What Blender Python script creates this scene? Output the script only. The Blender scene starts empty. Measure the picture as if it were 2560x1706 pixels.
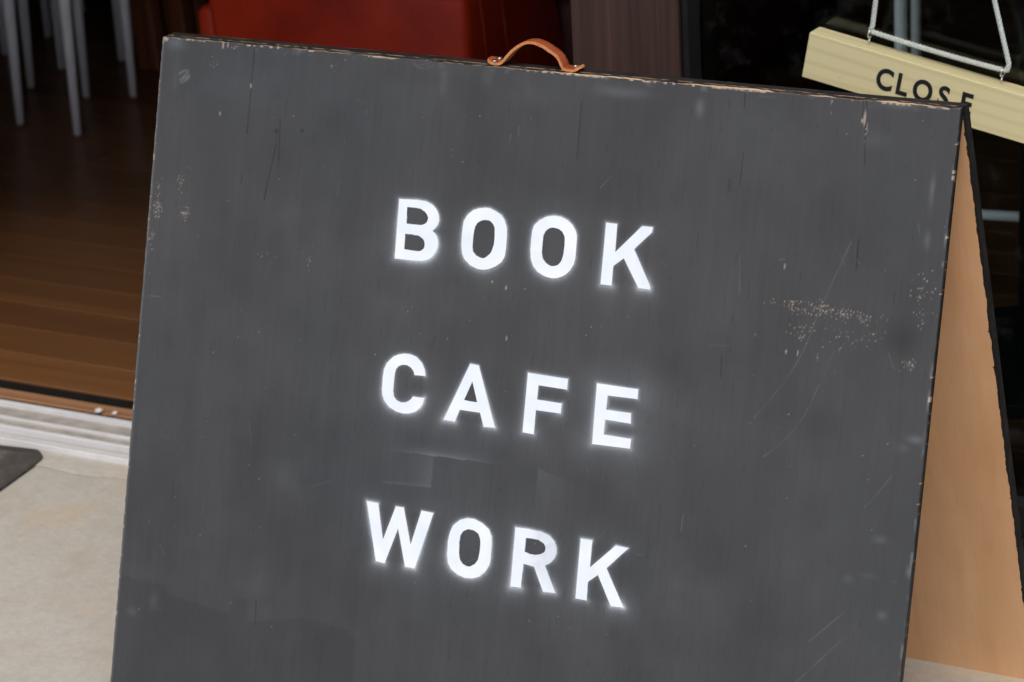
import bpy, bmesh, math, random
import numpy as np
from mathutils import Vector, Matrix

random.seed(7)
rng = np.random.default_rng(11)
scene = bpy.context.scene
COL = scene.collection
R = math.radians

# ------------------------------------------------------------------ camera, sky, sun, exposure
cam = bpy.data.cameras.new('camera')
cam_ob = bpy.data.objects.new('camera', cam)
COL.objects.link(cam_ob)
cam_ob.matrix_world = Matrix(((0.87353186, -0.12303990, 0.47095994, 1.8555),
                              (0.48393831, 0.32367318, -0.81304329, -2.2743),
                              (-0.05240033, 0.93813477, 0.34228256, 1.4515),
                              (0, 0, 0, 1)))
cam.sensor_width = 36.0
cam.lens = 7308.87 / 2560 * 36.0
cam.clip_start = 0.05
cam.clip_end = 3000
cam.dof.use_dof = True
cam.dof.focus_distance = 2.90
cam.dof.aperture_fstop = 10.5
scene.camera = cam_ob

SUN_EL, SUN_AZ = 58.0, 158.0          # sun in front and a little to the right of the shop front, veiled by cloud
world = bpy.data.worlds.new('World')
scene.world = world
world.use_nodes = True
nt = world.node_tree
sky = nt.nodes.new('ShaderNodeTexSky')
sky.sky_type = 'NISHITA'
sky.sun_disc = False
sky.sun_elevation = R(SUN_EL)
sky.sun_rotation = R(SUN_AZ)
sky.air_density = 0.7
sky.dust_density = 3.5
sky.ozone_density = 0.8
bg = nt.nodes['Background']
bg.inputs['Strength'].default_value = 0.15
nt.links.new(sky.outputs['Color'], bg.inputs['Color'])

sun = bpy.data.lights.new('sun', 'SUN')
sun.energy = 1.5
sun.angle = R(22)
sun.color = (1.0, 0.95, 0.88)
sun_ob = bpy.data.objects.new('sun', sun)
COL.objects.link(sun_ob)
az, el = R(SUN_AZ), R(SUN_EL)
sdir = Vector((math.sin(az) * math.cos(el), math.cos(az) * math.cos(el), math.sin(el)))
sun_ob.rotation_euler = sdir.to_track_quat('Z', 'Y').to_euler()

vs = scene.view_settings
vs.view_transform = 'Standard'
vs.look = 'None'
vs.gamma = 1.0
vs.use_curve_mapping = False
vs.exposure = 0.36

# ------------------------------------------------------------------ helpers
def tag(o, label=None, cat=None, group=None, kind=None):
    if label: o['label'] = label
    if cat: o['category'] = cat
    if group: o['group'] = group
    if kind: o['kind'] = kind
    return o

def empty(name, loc=(0, 0, 0), rot=(0, 0, 0)):
    o = bpy.data.objects.new(name, None)
    COL.objects.link(o)
    o.location = loc
    o.rotation_euler = rot
    o.empty_display_size = 0.05
    return o

def link(name, me, mats, parent=None, smooth=False):
    o = bpy.data.objects.new(name, me)
    COL.objects.link(o)
    if not isinstance(mats, (list, tuple)): mats = [mats]
    if not me.materials:
        for m in mats: me.materials.append(m)
    if smooth:
        me.polygons.foreach_set('use_smooth', [True] * len(me.polygons))
    if parent: o.parent = parent
    return o

def obj(name, bm, mats, parent=None, smooth=False):
    me = bpy.data.meshes.new(name)
    bmesh.ops.recalc_face_normals(bm, faces=bm.faces[:])
    bm.to_mesh(me)
    bm.free()
    return link(name, me, mats, parent, smooth)

def box(bm, a, b, bevel=0.0, seg=2):
    g = bmesh.ops.create_cube(bm, size=1.0)
    vs_ = g['verts']
    for v in vs_:
        v.co = Vector([(a[i] + b[i]) / 2 + v.co[i] * (b[i] - a[i]) for i in range(3)])
    if bevel:
        es = list({e for v in vs_ for e in v.link_edges})
        bmesh.ops.bevel(bm, geom=es, offset=bevel, segments=seg, profile=0.5, affect='EDGES')

def boxobj(name, a, b, mat, parent=None, bevel=0.0, seg=2, smooth=False):
    bm = bmesh.new()
    box(bm, a, b, bevel, seg)
    return obj(name, bm, mat, parent, smooth)

def tube(bm, pts, rad, n=10, cap=True):
    """tube along a polyline; rad a number or a list"""
    pts = [Vector(q) for q in pts]
    rs = rad if isinstance(rad, (list, tuple)) else [rad] * len(pts)
    rings = []
    up = Vector((0.13, 0.21, 0.97))
    prev = None
    for i, q in enumerate(pts):
        t = (pts[min(i + 1, len(pts) - 1)] - pts[max(i - 1, 0)]).normalized()
        a = (prev - t * prev.dot(t)) if prev is not None else t.cross(up)
        if a.length < 1e-6: a = t.cross(Vector((1, 0, 0)))
        a.normalize()
        prev = a
        b = t.cross(a)
        rings.append([bm.verts.new(q + (a * math.cos(2 * math.pi * k / n) + b * math.sin(2 * math.pi * k / n)) * rs[i]) for k in range(n)])
    for r0, r1 in zip(rings, rings[1:]):
        for k in range(n):
            bm.faces.new((r0[k], r0[(k + 1) % n], r1[(k + 1) % n], r1[k]))
    if cap:
        bm.faces.new(rings[0][::-1])
        bm.faces.new(rings[-1])

class NT:
    """small wrapper for building node materials"""
    def __init__(self, name):
        self.m = bpy.data.materials.new(name)
        self.m.use_nodes = True
        self.t = self.m.node_tree
        self.p = self.t.nodes['Principled BSDF']
        self.out = self.t.nodes['Material Output']
    def n(self, kind, **kw):
        x = self.t.nodes.new(kind)
        for k, v in kw.items(): setattr(x, k, v)
        return x
    def l(self, a, b): self.t.links.new(a, b)
    def coord(self, which='Object', scale=(1, 1, 1), rot=(0, 0, 0), loc=(0, 0, 0)):
        c = self.n('ShaderNodeTexCoord'); mp = self.n('ShaderNodeMapping')
        mp.inputs['Scale'].default_value = scale
        mp.inputs['Rotation'].default_value = rot
        mp.inputs['Location'].default_value = loc
        self.l(c.outputs[which], mp.inputs['Vector'])
        return mp.outputs['Vector']
    def noise(self, vec, scale=5, detail=4, rough=0.55, dist=0.0):
        x = self.n('ShaderNodeTexNoise')
        x.inputs['Scale'].default_value = scale
        x.inputs['Detail'].default_value = detail
        x.inputs['Roughness'].default_value = rough
        x.inputs['Distortion'].default_value = dist
        self.l(vec, x.inputs['Vector'])
        return x.outputs['Fac']
    def ramp(self, fac, stops):
        x = self.n('ShaderNodeValToRGB')
        e = x.color_ramp.elements
        while len(e) < len(stops): e.new(0.5)
        for i, (pos, c) in enumerate(stops):
            e[i].position = pos
            e[i].color = tuple(c) + (1,) if len(c) == 3 else c
        self.l(fac, x.inputs['Fac'])
        return x.outputs['Color']
    def rng(self, fac, a, b, c=0.0, d=1.0):
        x = self.n('ShaderNodeMapRange')
        for i, v in zip(('From Min', 'From Max', 'To Min', 'To Max'), (a, b, c, d)): x.inputs[i].default_value = v
        self.l(fac, x.inputs['Value'])
        return x.outputs['Result']
    def mix(self, fac, a, b, mode='MIX'):
        x = self.n('ShaderNodeMix', data_type='RGBA', blend_type=mode)
        for sock, v in ((x.inputs[0], fac), (x.inputs[6], a), (x.inputs[7], b)):
            if hasattr(v, 'is_output') or isinstance(v, bpy.types.NodeSocket): self.l(v, sock)
            elif isinstance(v, (int, float)) and sock != x.inputs[0]: sock.default_value = (v, v, v, 1)
            elif isinstance(v, (int, float)): sock.default_value = v
            else: sock.default_value = tuple(v) + (1,)
        return x.outputs[2]
    def math(self, op, a, b=None, clamp=False):
        x = self.n('ShaderNodeMath', operation=op, use_clamp=clamp)
        for i, v in enumerate((a, b)):
            if v is None: continue
            if isinstance(v, (int, float)): x.inputs[i].default_value = v
            else: self.l(v, x.inputs[i])
        return x.outputs[0]
    def attr(self, name):
        x = self.n('ShaderNodeAttribute', attribute_name=name)
        s = self.n('ShaderNodeSeparateColor')
        self.l(x.outputs['Color'], s.inputs[0])
        return s.outputs[0], s.outputs[1], s.outputs[2]
    def bump(self, h, strength=0.3, dist=0.001):
        x = self.n('ShaderNodeBump')
        x.inputs['Strength'].default_value = strength
        x.inputs['Distance'].default_value = dist
        self.l(h, x.inputs['Height'])
        self.l(x.outputs['Normal'], self.p.inputs['Normal'])
    def set(self, color=None, rough=None, metal=None, spec=None):
        for key, v in (('Base Color', color), ('Roughness', rough), ('Metallic', metal), ('Specular IOR Level', spec)):
            if v is None: continue
            if isinstance(v, bpy.types.NodeSocket): self.l(v, self.p.inputs[key])
            elif isinstance(v, (tuple, list)): self.p.inputs[key].default_value = tuple(v) + (1,)
            else: self.p.inputs[key].default_value = v
        return self.m

# ------------------------------------------------------------------ measured marks on the board face, in millimetres
LETTERS = [  # outlines on the board face, millimetres (u across, v up the panel)
 ('B', [[[313.3,587.5],[334.9,588.6],[345.5,588.1],[353.2,585.6],[359.0,581.0],[362.1,575.5],[363.1,570.4],[362.0,565.8],[359.5,561.6],[356.0,558.7],[359.6,556.5],[362.4,552.9],[364.1,547.8],[364.2,543.3],[362.7,538.0],[359.5,533.1],[355.3,529.6],[351.0,527.6],[345.9,526.5],[332.3,525.8],[314.1,525.8]],[[323.6,580.2],[334.2,580.5],[339.5,580.0],[345.0,577.7],[348.7,574.1],[349.8,571.0],[349.1,567.7],[347.1,565.1],[342.8,563.3],[333.0,562.8],[324.4,562.8]],[[323.9,552.5],[332.6,552.7],[340.2,552.2],[345.2,550.1],[347.9,547.0],[348.7,542.9],[347.6,539.2],[344.1,536.6],[340.4,535.9],[331.3,536.1],[324.6,536.4]]]),
 ('O', [[[415.3,588.7],[420.4,588.9],[427.3,586.7],[435.0,583.0],[439.6,577.8],[442.5,571.0],[443.5,562.2],[443.7,549.4],[443.0,541.6],[440.0,535.5],[433.2,530.3],[424.8,526.5],[419.0,525.4],[411.6,525.9],[403.2,528.8],[396.7,533.9],[393.1,540.0],[391.6,547.6],[391.2,559.2],[391.3,566.9],[391.9,572.8],[395.6,579.6],[401.7,584.8],[408.1,587.3]],[[416.6,576.4],[421.8,576.3],[425.7,573.7],[428.3,570.2],[429.4,560.7],[429.2,551.7],[426.7,543.7],[422.0,539.3],[419.5,537.5],[414.8,537.5],[409.5,539.2],[405.9,542.7],[404.7,547.7],[404.5,558.0],[405.1,567.1],[408.1,572.8],[412.3,575.3]]]),
 ('O', [[[494.5,588.8],[502.4,588.5],[510.6,585.8],[516.7,581.4],[520.9,576.1],[522.8,571.3],[523.2,563.1],[523.4,549.2],[522.3,542.7],[518.7,536.0],[512.9,530.3],[505.4,526.9],[499.0,525.9],[490.3,527.1],[482.0,530.6],[476.4,535.7],[473.2,542.4],[471.7,551.1],[471.5,561.3],[471.8,571.6],[473.4,576.8],[478.6,582.5],[486.1,586.8]],[[494.3,576.7],[500.8,576.5],[505.7,573.9],[509.0,569.2],[509.8,561.6],[509.5,551.5],[507.8,544.3],[504.7,540.1],[499.9,538.2],[495.6,538.2],[490.3,540.4],[486.3,544.5],[484.9,550.0],[484.6,560.2],[484.9,567.9],[486.9,572.5],[490.6,575.6]]]),
 ('K', [[[553.6,588.0],[566.2,588.1],[566.8,559.9],[593.6,588.6],[605.5,588.7],[605.2,583.8],[587.5,565.0],[609.0,529.9],[609.0,527.0],[596.2,527.2],[577.0,554.9],[566.2,545.7],[566.5,526.3],[554.0,526.3]]]),
 ('C', [[[335.7,429.1],[342.9,429.4],[351.1,427.4],[358.0,422.1],[362.2,415.1],[363.3,409.2],[350.3,408.6],[349.2,412.0],[345.1,415.9],[340.1,417.8],[334.5,417.3],[330.0,415.1],[327.2,411.2],[326.5,404.9],[326.6,396.6],[326.6,388.3],[328.2,382.9],[332.1,379.6],[337.0,378.3],[341.8,378.8],[346.3,380.9],[349.7,384.4],[350.6,386.2],[364.3,386.4],[363.5,381.4],[360.5,375.5],[354.6,370.6],[347.7,367.9],[341.4,367.1],[332.4,368.2],[323.2,371.8],[317.0,377.3],[314.0,383.1],[313.0,389.3],[312.8,401.8],[313.2,409.4],[316.1,416.8],[322.6,423.8],[329.5,427.5]]]),
 ('A', [[[414.6,428.7],[424.6,428.3],[450.1,367.3],[437.0,366.6],[431.2,380.3],[407.5,380.1],[402.7,367.1],[389.3,367.4]],[[419.1,410.8],[426.8,390.6],[419.7,390.3],[411.2,390.7]]]),
 ('F', [[[481.9,428.1],[527.8,427.7],[528.0,416.8],[495.3,417.1],[495.0,402.5],[523.4,402.2],[523.3,392.1],[494.9,391.6],[495.1,367.0],[482.2,367.1]]]),
 ('E', [[[560.6,427.7],[606.7,427.6],[607.0,417.7],[573.8,417.0],[573.6,402.6],[601.3,402.9],[602.4,392.4],[573.5,392.7],[573.6,377.6],[604.1,377.5],[604.0,367.6],[561.7,366.5]]]),
 ('W', [[[306.7,270.2],[320.7,270.1],[330.3,232.9],[342.4,270.3],[351.7,270.3],[364.0,232.7],[373.2,270.3],[387.5,270.0],[371.2,209.1],[359.7,209.4],[347.3,247.6],[334.9,208.9],[324.1,209.5]]]),
 ('O', [[[428.3,270.9],[436.5,271.0],[445.9,268.1],[453.8,263.2],[457.7,256.6],[458.7,250.2],[459.2,234.4],[458.4,227.1],[454.3,219.2],[447.6,213.0],[440.5,210.0],[431.5,209.2],[422.2,211.1],[414.3,215.6],[410.0,221.5],[408.1,230.6],[407.7,243.6],[408.8,252.5],[412.0,261.0],[419.6,267.6]],[[430.3,259.9],[436.9,259.5],[442.1,257.0],[444.8,252.4],[445.8,246.8],[445.8,238.1],[444.9,230.7],[441.4,225.1],[436.0,221.6],[432.7,221.2],[426.8,223.1],[423.3,227.2],[421.8,232.8],[420.9,244.3],[421.3,251.6],[424.5,256.9]]]),
 ('R', [[[484.3,270.1],[500.0,270.6],[514.6,269.8],[523.6,267.6],[529.7,262.9],[533.2,257.0],[533.7,250.7],[531.4,244.6],[527.4,239.9],[521.8,236.6],[536.4,210.7],[522.6,209.8],[509.6,233.6],[497.1,234.5],[496.8,209.6],[484.7,209.2]],[[497.0,260.9],[504.2,261.7],[512.3,261.3],[518.2,258.9],[521.0,255.1],[520.6,251.4],[517.7,248.1],[510.7,245.6],[502.7,245.4],[497.2,247.0]]]),
 ('K', [[[559.1,270.3],[572.0,270.5],[572.2,242.6],[598.8,269.5],[612.9,268.8],[590.9,245.0],[614.0,208.9],[599.6,208.1],[582.2,236.9],[571.8,228.1],[572.4,209.2],[559.6,209.3]]]),
]
CRACKS = [[[118.4, 731.7], [118.6, 694.8], [118.3, 637.3]], [[513.1, 703.6], [513.5, 674.8], [513.7, 647.2]], [[815.7, 731.5], [817.8, 702.1], [819.9, 671.8]], [[812.5, 731.2], [813.4, 715.4]], [[694.2, 670.0], [693.5, 641.2]], [[682.4, 644.8], [682.5, 632.3]], [[821.8, 599.5], [822.8, 571.7]], [[692.7, 471.9], [693.7, 450.8]], [[689.5, 728.6], [690.2, 714.7]], [[158.6, 655.8], [161.3, 605.2]], [[116.7, 592.4], [116.0, 584.6]], [[156.2, 630.1], [147.1, 569.8]], [[180.3, 144.3], [181.3, 114.0]], [[921.4, 268.3], [924.2, 207.3]]]
SCRATCHES = [[[815.1, 596.9], [792.6, 535.2], [778.4, 490.1], [760.5, 454.4], [733.4, 416.4]], [[809.0, 491.7], [801.7, 467.2]], [[797.4, 458.1], [786.1, 427.9], [768.9, 400.9], [747.5, 380.3]], [[799.8, 589.9], [811.0, 574.6]], [[822.5, 581.3], [825.0, 577.7]], [[864.6, 496.0], [867.9, 488.4], [871.9, 481.2]], [[851.1, 248.4], [813.5, 208.7]], [[849.4, 219.3], [805.0, 167.9]], [[314.7, 732.1], [318.7, 725.8], [325.7, 723.5], [335.1, 724.6], [339.5, 728.3]], [[316.9, 724.8], [337.3, 730.5]], [[178.0, 732.4], [172.7, 725.3]], [[156.3, 723.1], [159.4, 727.6]], [[9.6, 451.3], [25.0, 452.2]], [[437.2, 665.6], [436.0, 659.0]], [[445.0, 674.4], [445.6, 664.7]], [[457.2, 685.1], [458.9, 682.1]], [[265.0, 674.2], [263.4, 671.6]], [[668.4, 312.0], [668.2, 294.0]], [[701.6, 571.0], [704.7, 534.2]], [[742.6, 571.6], [748.8, 573.1]], [[880.1, 620.9], [883.4, 609.9]], [[880.6, 381.0], [863.1, 355.3], [855.9, 346.5]], [[891.3, 281.4], [897.1, 280.4]], [[543.0, 621.6], [555.0, 634.8]], [[889.6, 661.5], [888.3, 644.4]]]
CHIPS = [([10.7, 546.9], [7.6, 8.7], 0.5), ([47.2, 546.3], [6.7, 7.0], 0.5), ([7.4, 516.1], [4.3, 4.8], 0.5), ([37.7, 578.2], [5.7, 10.4], 0.22), ([4.0, 730.0], [5.7, 3.5], 0.7), ([219.8, 717.6], [5.2, 6.1], 0.25), ([886.1, 488.0], [7.1, 6.1], 0.5), ([911.1, 486.7], [2.4, 3.9], 0.5), ([763.3, 528.2], [13.3, 5.2], 0.5), ([788.2, 529.6], [19.0, 6.1], 0.45), ([813.3, 527.6], [19.0, 6.1], 0.45), ([836.0, 526.1], [11.9, 6.1], 0.32), ([855.0, 528.0], [6.7, 3.5], 0.2), ([737.9, 530.3], [7.6, 3.0], 0.35), ([772.2, 504.5], [23.8, 9.6], 0.13), ([818.0, 503.2], [28.6, 9.6], 0.1), ([854.2, 509.6], [14.3, 5.2], 0.15), ([726.0, 495.7], [6.7, 2.6], 0.25), ([897.5, 554.7], [19.0, 21.7], 0.1), ([895.7, 535.6], [9.5, 13.0], 0.15), ([10.0, 564.7], [6.7, 13.0], 0.12), ([6.4, 494.6], [6.7, 17.4], 0.08), ([95.5, 726.1], [5.7, 2.2], 0.35), ([351.8, 728.4], [9.5, 1.7], 0.4), ([447.5, 510.5], [1.4, 2.6], 0.9), ([453.4, 459.7], [1.0, 3.5], 0.9), ([82.0, 655.9], [1.4, 2.6], 0.9), ([749.5, 566.2], [1.0, 4.3], 0.9), ([153.2, 510.7], [19.0, 13.0], 0.03), ([208.1, 516.8], [14.3, 13.0], 0.05), ([78.7, 728.7], [1.9, 4.8], 0.95), ([84.9, 729.1], [1.4, 3.5], 0.9), ([118.2, 688.4], [1.4, 3.0], 0.8), ([815.9, 714.8], [1.9, 8.7], 0.7), ([813.4, 712.3], [1.4, 2.6], 0.7), ([780.4, 724.7], [1.4, 7.8], 0.5), ([818.6, 702.1], [1.9, 10.9], 0.35), ([69.2, 705.7], [19.0, 8.7], 0.03), ([759.8, 484.3], [1.4, 2.6], 0.8), ([771.9, 484.3], [1.0, 3.5], 0.8), ([793.0, 482.7], [1.9, 3.5], 0.4), ([430.8, 514.7], [1.4, 1.7], 0.8)]
SMUDGES = [([17.4, 727.5], [10.5, 7.0], 0.35), ([352.6, 711.7], [4.8, 11.3], 0.22), ([404.3, 722.0], [6.7, 8.7], 0.14), ([643.5, 709.9], [4.3, 9.6], 0.3), ([21.0, 691.2], [3.8, 21.7], 0.1), ([831.5, 695.7], [14.3, 8.7], 0.12), ([396.0, 488.0], [28.6, 17.4], 0.06), ([207.0, 282.2], [28.6, 30.4], 0.1), ([316.0, 474.4], [28.6, 17.4], 0.08), ([456.9, 706.1], [28.6, 13.0], 0.08), ([900.7, 418.3], [8.6, 3.9], 0.3), ([887.6, 408.8], [6.7, 4.3], 0.18), ([875.3, 318.6], [6.7, 3.5], 0.22), ([847.3, 275.4], [4.8, 4.3], 0.18), ([867.1, 282.5], [7.6, 2.6], 0.15), ([885.3, 246.8], [4.8, 3.9], 0.25), ([908.6, 293.1], [3.3, 6.1], 0.5), ([673.3, 234.8], [42.9, 30.4], 0.08), ([890.6, 652.2], [2.4, 13.0], 0.4), ([890.9, 606.9], [2.9, 7.0], 0.4), ([709.6, 692.4], [57.1, 26.1], 0.05), ([105.2, 680.9], [57.1, 26.1], 0.05), ([559.4, 718.6], [28.6, 5.2], 0.25), ([742.5, 736.9], [19.0, 4.3], 0.25), ([849.8, 730.6], [19.0, 3.5], 0.3), ([168.9, 555.0], [28.6, 17.4], 0.06), ([21.2, 104.3], [6.7, 5.2], 0.16), ([48.9, 122.3], [5.7, 10.9], 0.12), ([179.0, 157.1], [33.3, 26.1], 0.08)]
DARKS = [([645.2, 454.0], [28.6, 21.7], 0.2), ([878.3, 510.7], [19.0, 17.4], 0.25), ([802.4, 420.0], [28.6, 17.4], 0.12), ([438.4, 574.7], [19.0, 17.4], 0.08), ([258.7, 555.9], [28.6, 26.1], 0.12), ([232.9, 662.3], [38.1, 26.1], 0.08), ([324.6, 715.6], [57.1, 9.6], 0.12), ([172.4, 521.4], [11.9, 43.5], 0.12), ([98.1, 547.7], [9.5, 52.2], 0.1), ([308.0, 174.1], [28.6, 34.8], 0.14), ([469.9, 320.8], [47.6, 21.7], 0.08), ([704.1, 271.8], [28.6, 26.1], 0.14), ([154.9, 642.7], [2.4, 2.2], 0.7), ([154.8, 644.0], [1.9, 1.3], 0.8), ([187.3, 646.5], [1.9, 1.7], 0.8), ([761.5, 217.8], [38.1, 26.1], 0.08), ([655.1, 199.6], [19.0, 34.8], 0.1)]
PATCH = [[1.8, 142.5], [63.1, 140.1], [65.7, 130.8], [146.7, 123.8], [152.7, 141.4], [170.1, 143.0], [171.5, 118.9], [242.2, 135.3], [296.6, 130.9], [308.3, 123.1], [308.1, 77.8], [-3.0, 21.4]]
DUST = ([[340.2, 334.5], [381.3, 328.6], [465.1, 331.2]], [[325.1, 293.2], [379.4, 296.6]], [[381.3, 328.6], [379.4, 296.6]], [[503.3, 329.3], [525.9, 324.1]])
SCRIB = [[25.5, 694.1], [31.9, 697.7], [36.2, 696.7], [29.1, 689.3], [27.7, 687.4], [38.2, 692.6], [35.0, 688.0], [28.0, 684.4]]

# ------------------------------------------------------------------ materials
def m_concrete():
    k = NT('concrete')
    v = k.coord()
    a = k.noise(v, 2.2, 5, 0.6, 0.4)
    b = k.noise(v, 14, 6, 0.65)
    c = k.noise(v, 120, 4, 0.7)
    col = k.ramp(a, [(0.3, (0.35, 0.32, 0.265)), (0.5, (0.41, 0.385, 0.33)), (0.7, (0.44, 0.42, 0.37))])
    col = k.mix(k.rng(b, 0.35, 0.7, 0.0, 0.8), col, (0.40, 0.39, 0.355))
    col = k.mix(k.rng(b, 0.55, 0.33, 0, 0.5), col, (0.32, 0.285, 0.225))
    b2 = k.noise(k.coord(loc=(5, 1, 0)), 38, 5, 0.65)
    col = k.mix(k.rng(b2, 0.42, 0.62, 0.0, 0.45), col, (0.46, 0.44, 0.395))
    col = k.mix(k.rng(b2, 0.42, 0.30, 0.0, 0.4), col, (0.33, 0.30, 0.245))
    col = k.mix(k.rng(c, 0.35, 0.65, 0.0, 0.55), col, (0.33, 0.315, 0.28))
    st = k.noise(k.coord(loc=(3.7, 1.3, 0)), 3.6, 3, 0.6, 1.2)
    col = k.mix(k.rng(st, 0.60, 0.72, 0, 0.28), col, (0.46, 0.33, 0.17))
    sp = k.noise(k.coord(loc=(9.1, 2.2, 0)), 42, 1, 0.4)
    col = k.mix(k.rng(sp, 0.80, 0.85, 0, 0.5), col, (0.16, 0.13, 0.09))
    k.bump(k.math('ADD', k.math('MULTIPLY', b, 0.7), k.math('MULTIPLY', c, 0.5)), 0.5, 0.003)
    return k.set(col, 0.9, spec=0.25)

def m_mortar():
    k = NT('mortar')
    v = k.coord()
    a = k.noise(v, 9, 5, 0.6)
    c = k.noise(v, 130, 4, 0.7)
    col = k.ramp(a, [(0.35, (0.36, 0.34, 0.29)), (0.65, (0.46, 0.44, 0.39))])
    col = k.mix(k.rng(c, 0.35, 0.7, 0, 0.3), col, (0.29, 0.27, 0.23))
    k.bump(c, 0.5, 0.002)
    return k.set(col, 0.92, spec=0.2)

def m_wood(name, dark, mid, light, axis='x', scale=1.0, rough=0.5, rand=0.0, bump=0.15, streak=26, spec=0.5):
    k = NT(name)
    sc = {'x': (0.9, streak, streak), 'y': (streak, 0.9, streak), 'z': (streak, streak, 0.9)}[axis]
    v = k.coord(scale=[s * scale for s in sc])
    if rand:
        oi = k.n('ShaderNodeObjectInfo')
        ad = k.n('ShaderNodeVectorMath', operation='ADD')
        cmb = k.n('ShaderNodeCombineXYZ')
        for i in range(3): k.l(k.math('MULTIPLY', oi.outputs['Random'], 37.0 + 11 * i), cmb.inputs[i])
        k.l(v, ad.inputs[0]); k.l(cmb.outputs[0], ad.inputs[1])
        v = ad.outputs[0]
    a = k.noise(v, 1.0, 6, 0.62, 0.9)
    b = k.noise(v, 5.0, 4, 0.6, 0.2)
    f = k.math('ADD', k.math('MULTIPLY', a, 0.75), k.math('MULTIPLY', b, 0.25))
    col = k.ramp(f, [(0.3, dark), (0.5, mid), (0.7, light)])
    if rand:
        g = k.n('ShaderNodeHueSaturation')
        k.l(k.rng(oi.outputs['Random'], 0, 1, 1 - rand, 1 + rand), g.inputs['Value'])
        k.l(col, g.inputs['Color'])
        col = g.outputs['Color']
    k.bump(f, bump, 0.001)
    return k.set(col, rough, spec=spec)

def m_plain(name, color, rough=0.5, metal=0.0, var=0.12, scale=20, bump=0.0, spec=0.5):
    k = NT(name)
    v = k.coord()
    a = k.noise(v, scale, 5, 0.6)
    col = k.mix(k.rng(a, 0.3, 0.7), tuple(c * (1 - var) for c in color), tuple(min(1, c * (1 + var)) for c in color))
    if bump: k.bump(a, bump, 0.001)
    return k.set(col, k.rng(a, 0.3, 0.7, max(0, rough - 0.06), min(1, rough + 0.06)), metal, spec)

def m_alu():
    k = NT('weathered_aluminium')
    v = k.coord(scale=(3, 60, 60))
    a = k.noise(v, 2, 5, 0.6)
    d = k.noise(k.coord(), 22, 4, 0.6)
    col = k.mix(k.rng(a, 0.3, 0.7), (0.64, 0.635, 0.63), (0.78, 0.775, 0.775))
    col = k.mix(k.rng(d, 0.5, 0.75, 0, 0.5), col, (0.45, 0.42, 0.37))
    return k.set(col, 0.5, k.rng(d, 0.45, 0.7, 0.35, 0.1))

def m_leather_red():
    k = NT('red_leather')
    a = k.noise(k.coord(), 6, 5, 0.6)
    b = k.noise(k.coord(), 160, 2, 0.5)
    col = k.ramp(a, [(0.3, (0.21, 0.014, 0.005)), (0.6, (0.36, 0.027, 0.008)), (0.8, (0.42, 0.042, 0.013))])
    k.bump(k.math('ADD', a, k.math('MULTIPLY', b, 0.15)), 0.25, 0.004)
    return k.set(col, 0.48, spec=0.18)

def m_board_face():
    """worn grey blackboard paint on plywood; wear is stored per vertex of the panel grid"""
    k = NT('grey_board_paint')
    chip, spray, scr = k.attr('wear')
    dark, tone, gl = k.attr('coat')
    grain = k.noise(k.coord(scale=(1, 1, 0.03)), 620, 4, 0.6)
    grain2 = k.noise(k.coord(scale=(1, 1, 0.05)), 190, 5, 0.62)
    cloud = k.noise(k.coord(), 7, 5, 0.55, 0.6)
    warm = k.noise(k.coord(loc=(2, 0, 5)), 2.4, 2, 0.5)
    col = k.mix(k.rng(warm, 0.35, 0.65), (0.0375, 0.0412, 0.0440), (0.0400, 0.0408, 0.0420))
    col = k.mix(k.rng(cloud, 0.3, 0.7, 0.0, 0.28), col, (0.058, 0.0605, 0.063))
    col = k.mix(k.rng(grain2, 0.32, 0.68, 0.20, 0.0), col, (0.026, 0.027, 0.028))
    col = k.mix(k.rng(grain, 0.56, 0.74, 0.0, 0.42), col, (0.024, 0.025, 0.027))
    col = k.mix(1.0, col, tone, 'MULTIPLY')
    speck = k.noise(k.coord(loc=(4, 4, 4)), 900, 1, 0.5)
    dustf = k.math('MULTIPLY', spray, k.rng(speck, 0.3, 0.65, 0.72, 1.2), True)
    dustf = k.math('MULTIPLY', dustf, k.rng(grain, 0.62, 0.74, 1.0, 0.8), True)
    col = k.mix(dustf, col, (0.62, 0.69, 0.76))
    col = k.mix(scr, col, (0.36, 0.385, 0.41))
    col = k.mix(dark, col, (0.010, 0.010, 0.011))
    wood = k.mix(k.rng(grain2, 0.3, 0.7), (0.46, 0.37, 0.28), (0.58, 0.50, 0.41))
    col = k.mix(chip, col, wood)
    h = k.math('SUBTRACT', k.math('MULTIPLY', grain2, 0.6), k.math('ADD', k.math('MULTIPLY', k.rng(grain, 0.55, 0.75), 0.8), k.math('MULTIPLY', dark, 2.0)))
    k.bump(h, 0.30, 0.0006)
    return k.set(col, k.rng(cloud, 0.3, 0.7, 0.55, 0.70), spec=0.30)

def m_board_edge():
    k = NT('black_edge_paint')
    chip, thin, _ = k.attr('wear')
    a = k.noise(k.coord(scale=(0.06, 1, 0.06)), 420, 4, 0.6)
    b = k.noise(k.coord(), 60, 4, 0.6)
    col = k.mix(k.rng(b, 0.35, 0.65), (0.008, 0.008, 0.008), (0.022, 0.021, 0.020))
    col = k.mix(k.rng(a, 0.60, 0.70, 0, 0.45), col, (0.16, 0.13, 0.10))
    col = k.mix(thin, col, (0.13, 0.105, 0.08))
    col = k.mix(chip, col, k.mix(a, (0.52, 0.36, 0.23), (0.66, 0.47, 0.31)))
    k.bump(a, 0.6, 0.001)
    return k.set(col, 0.55, spec=0.4)

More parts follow.
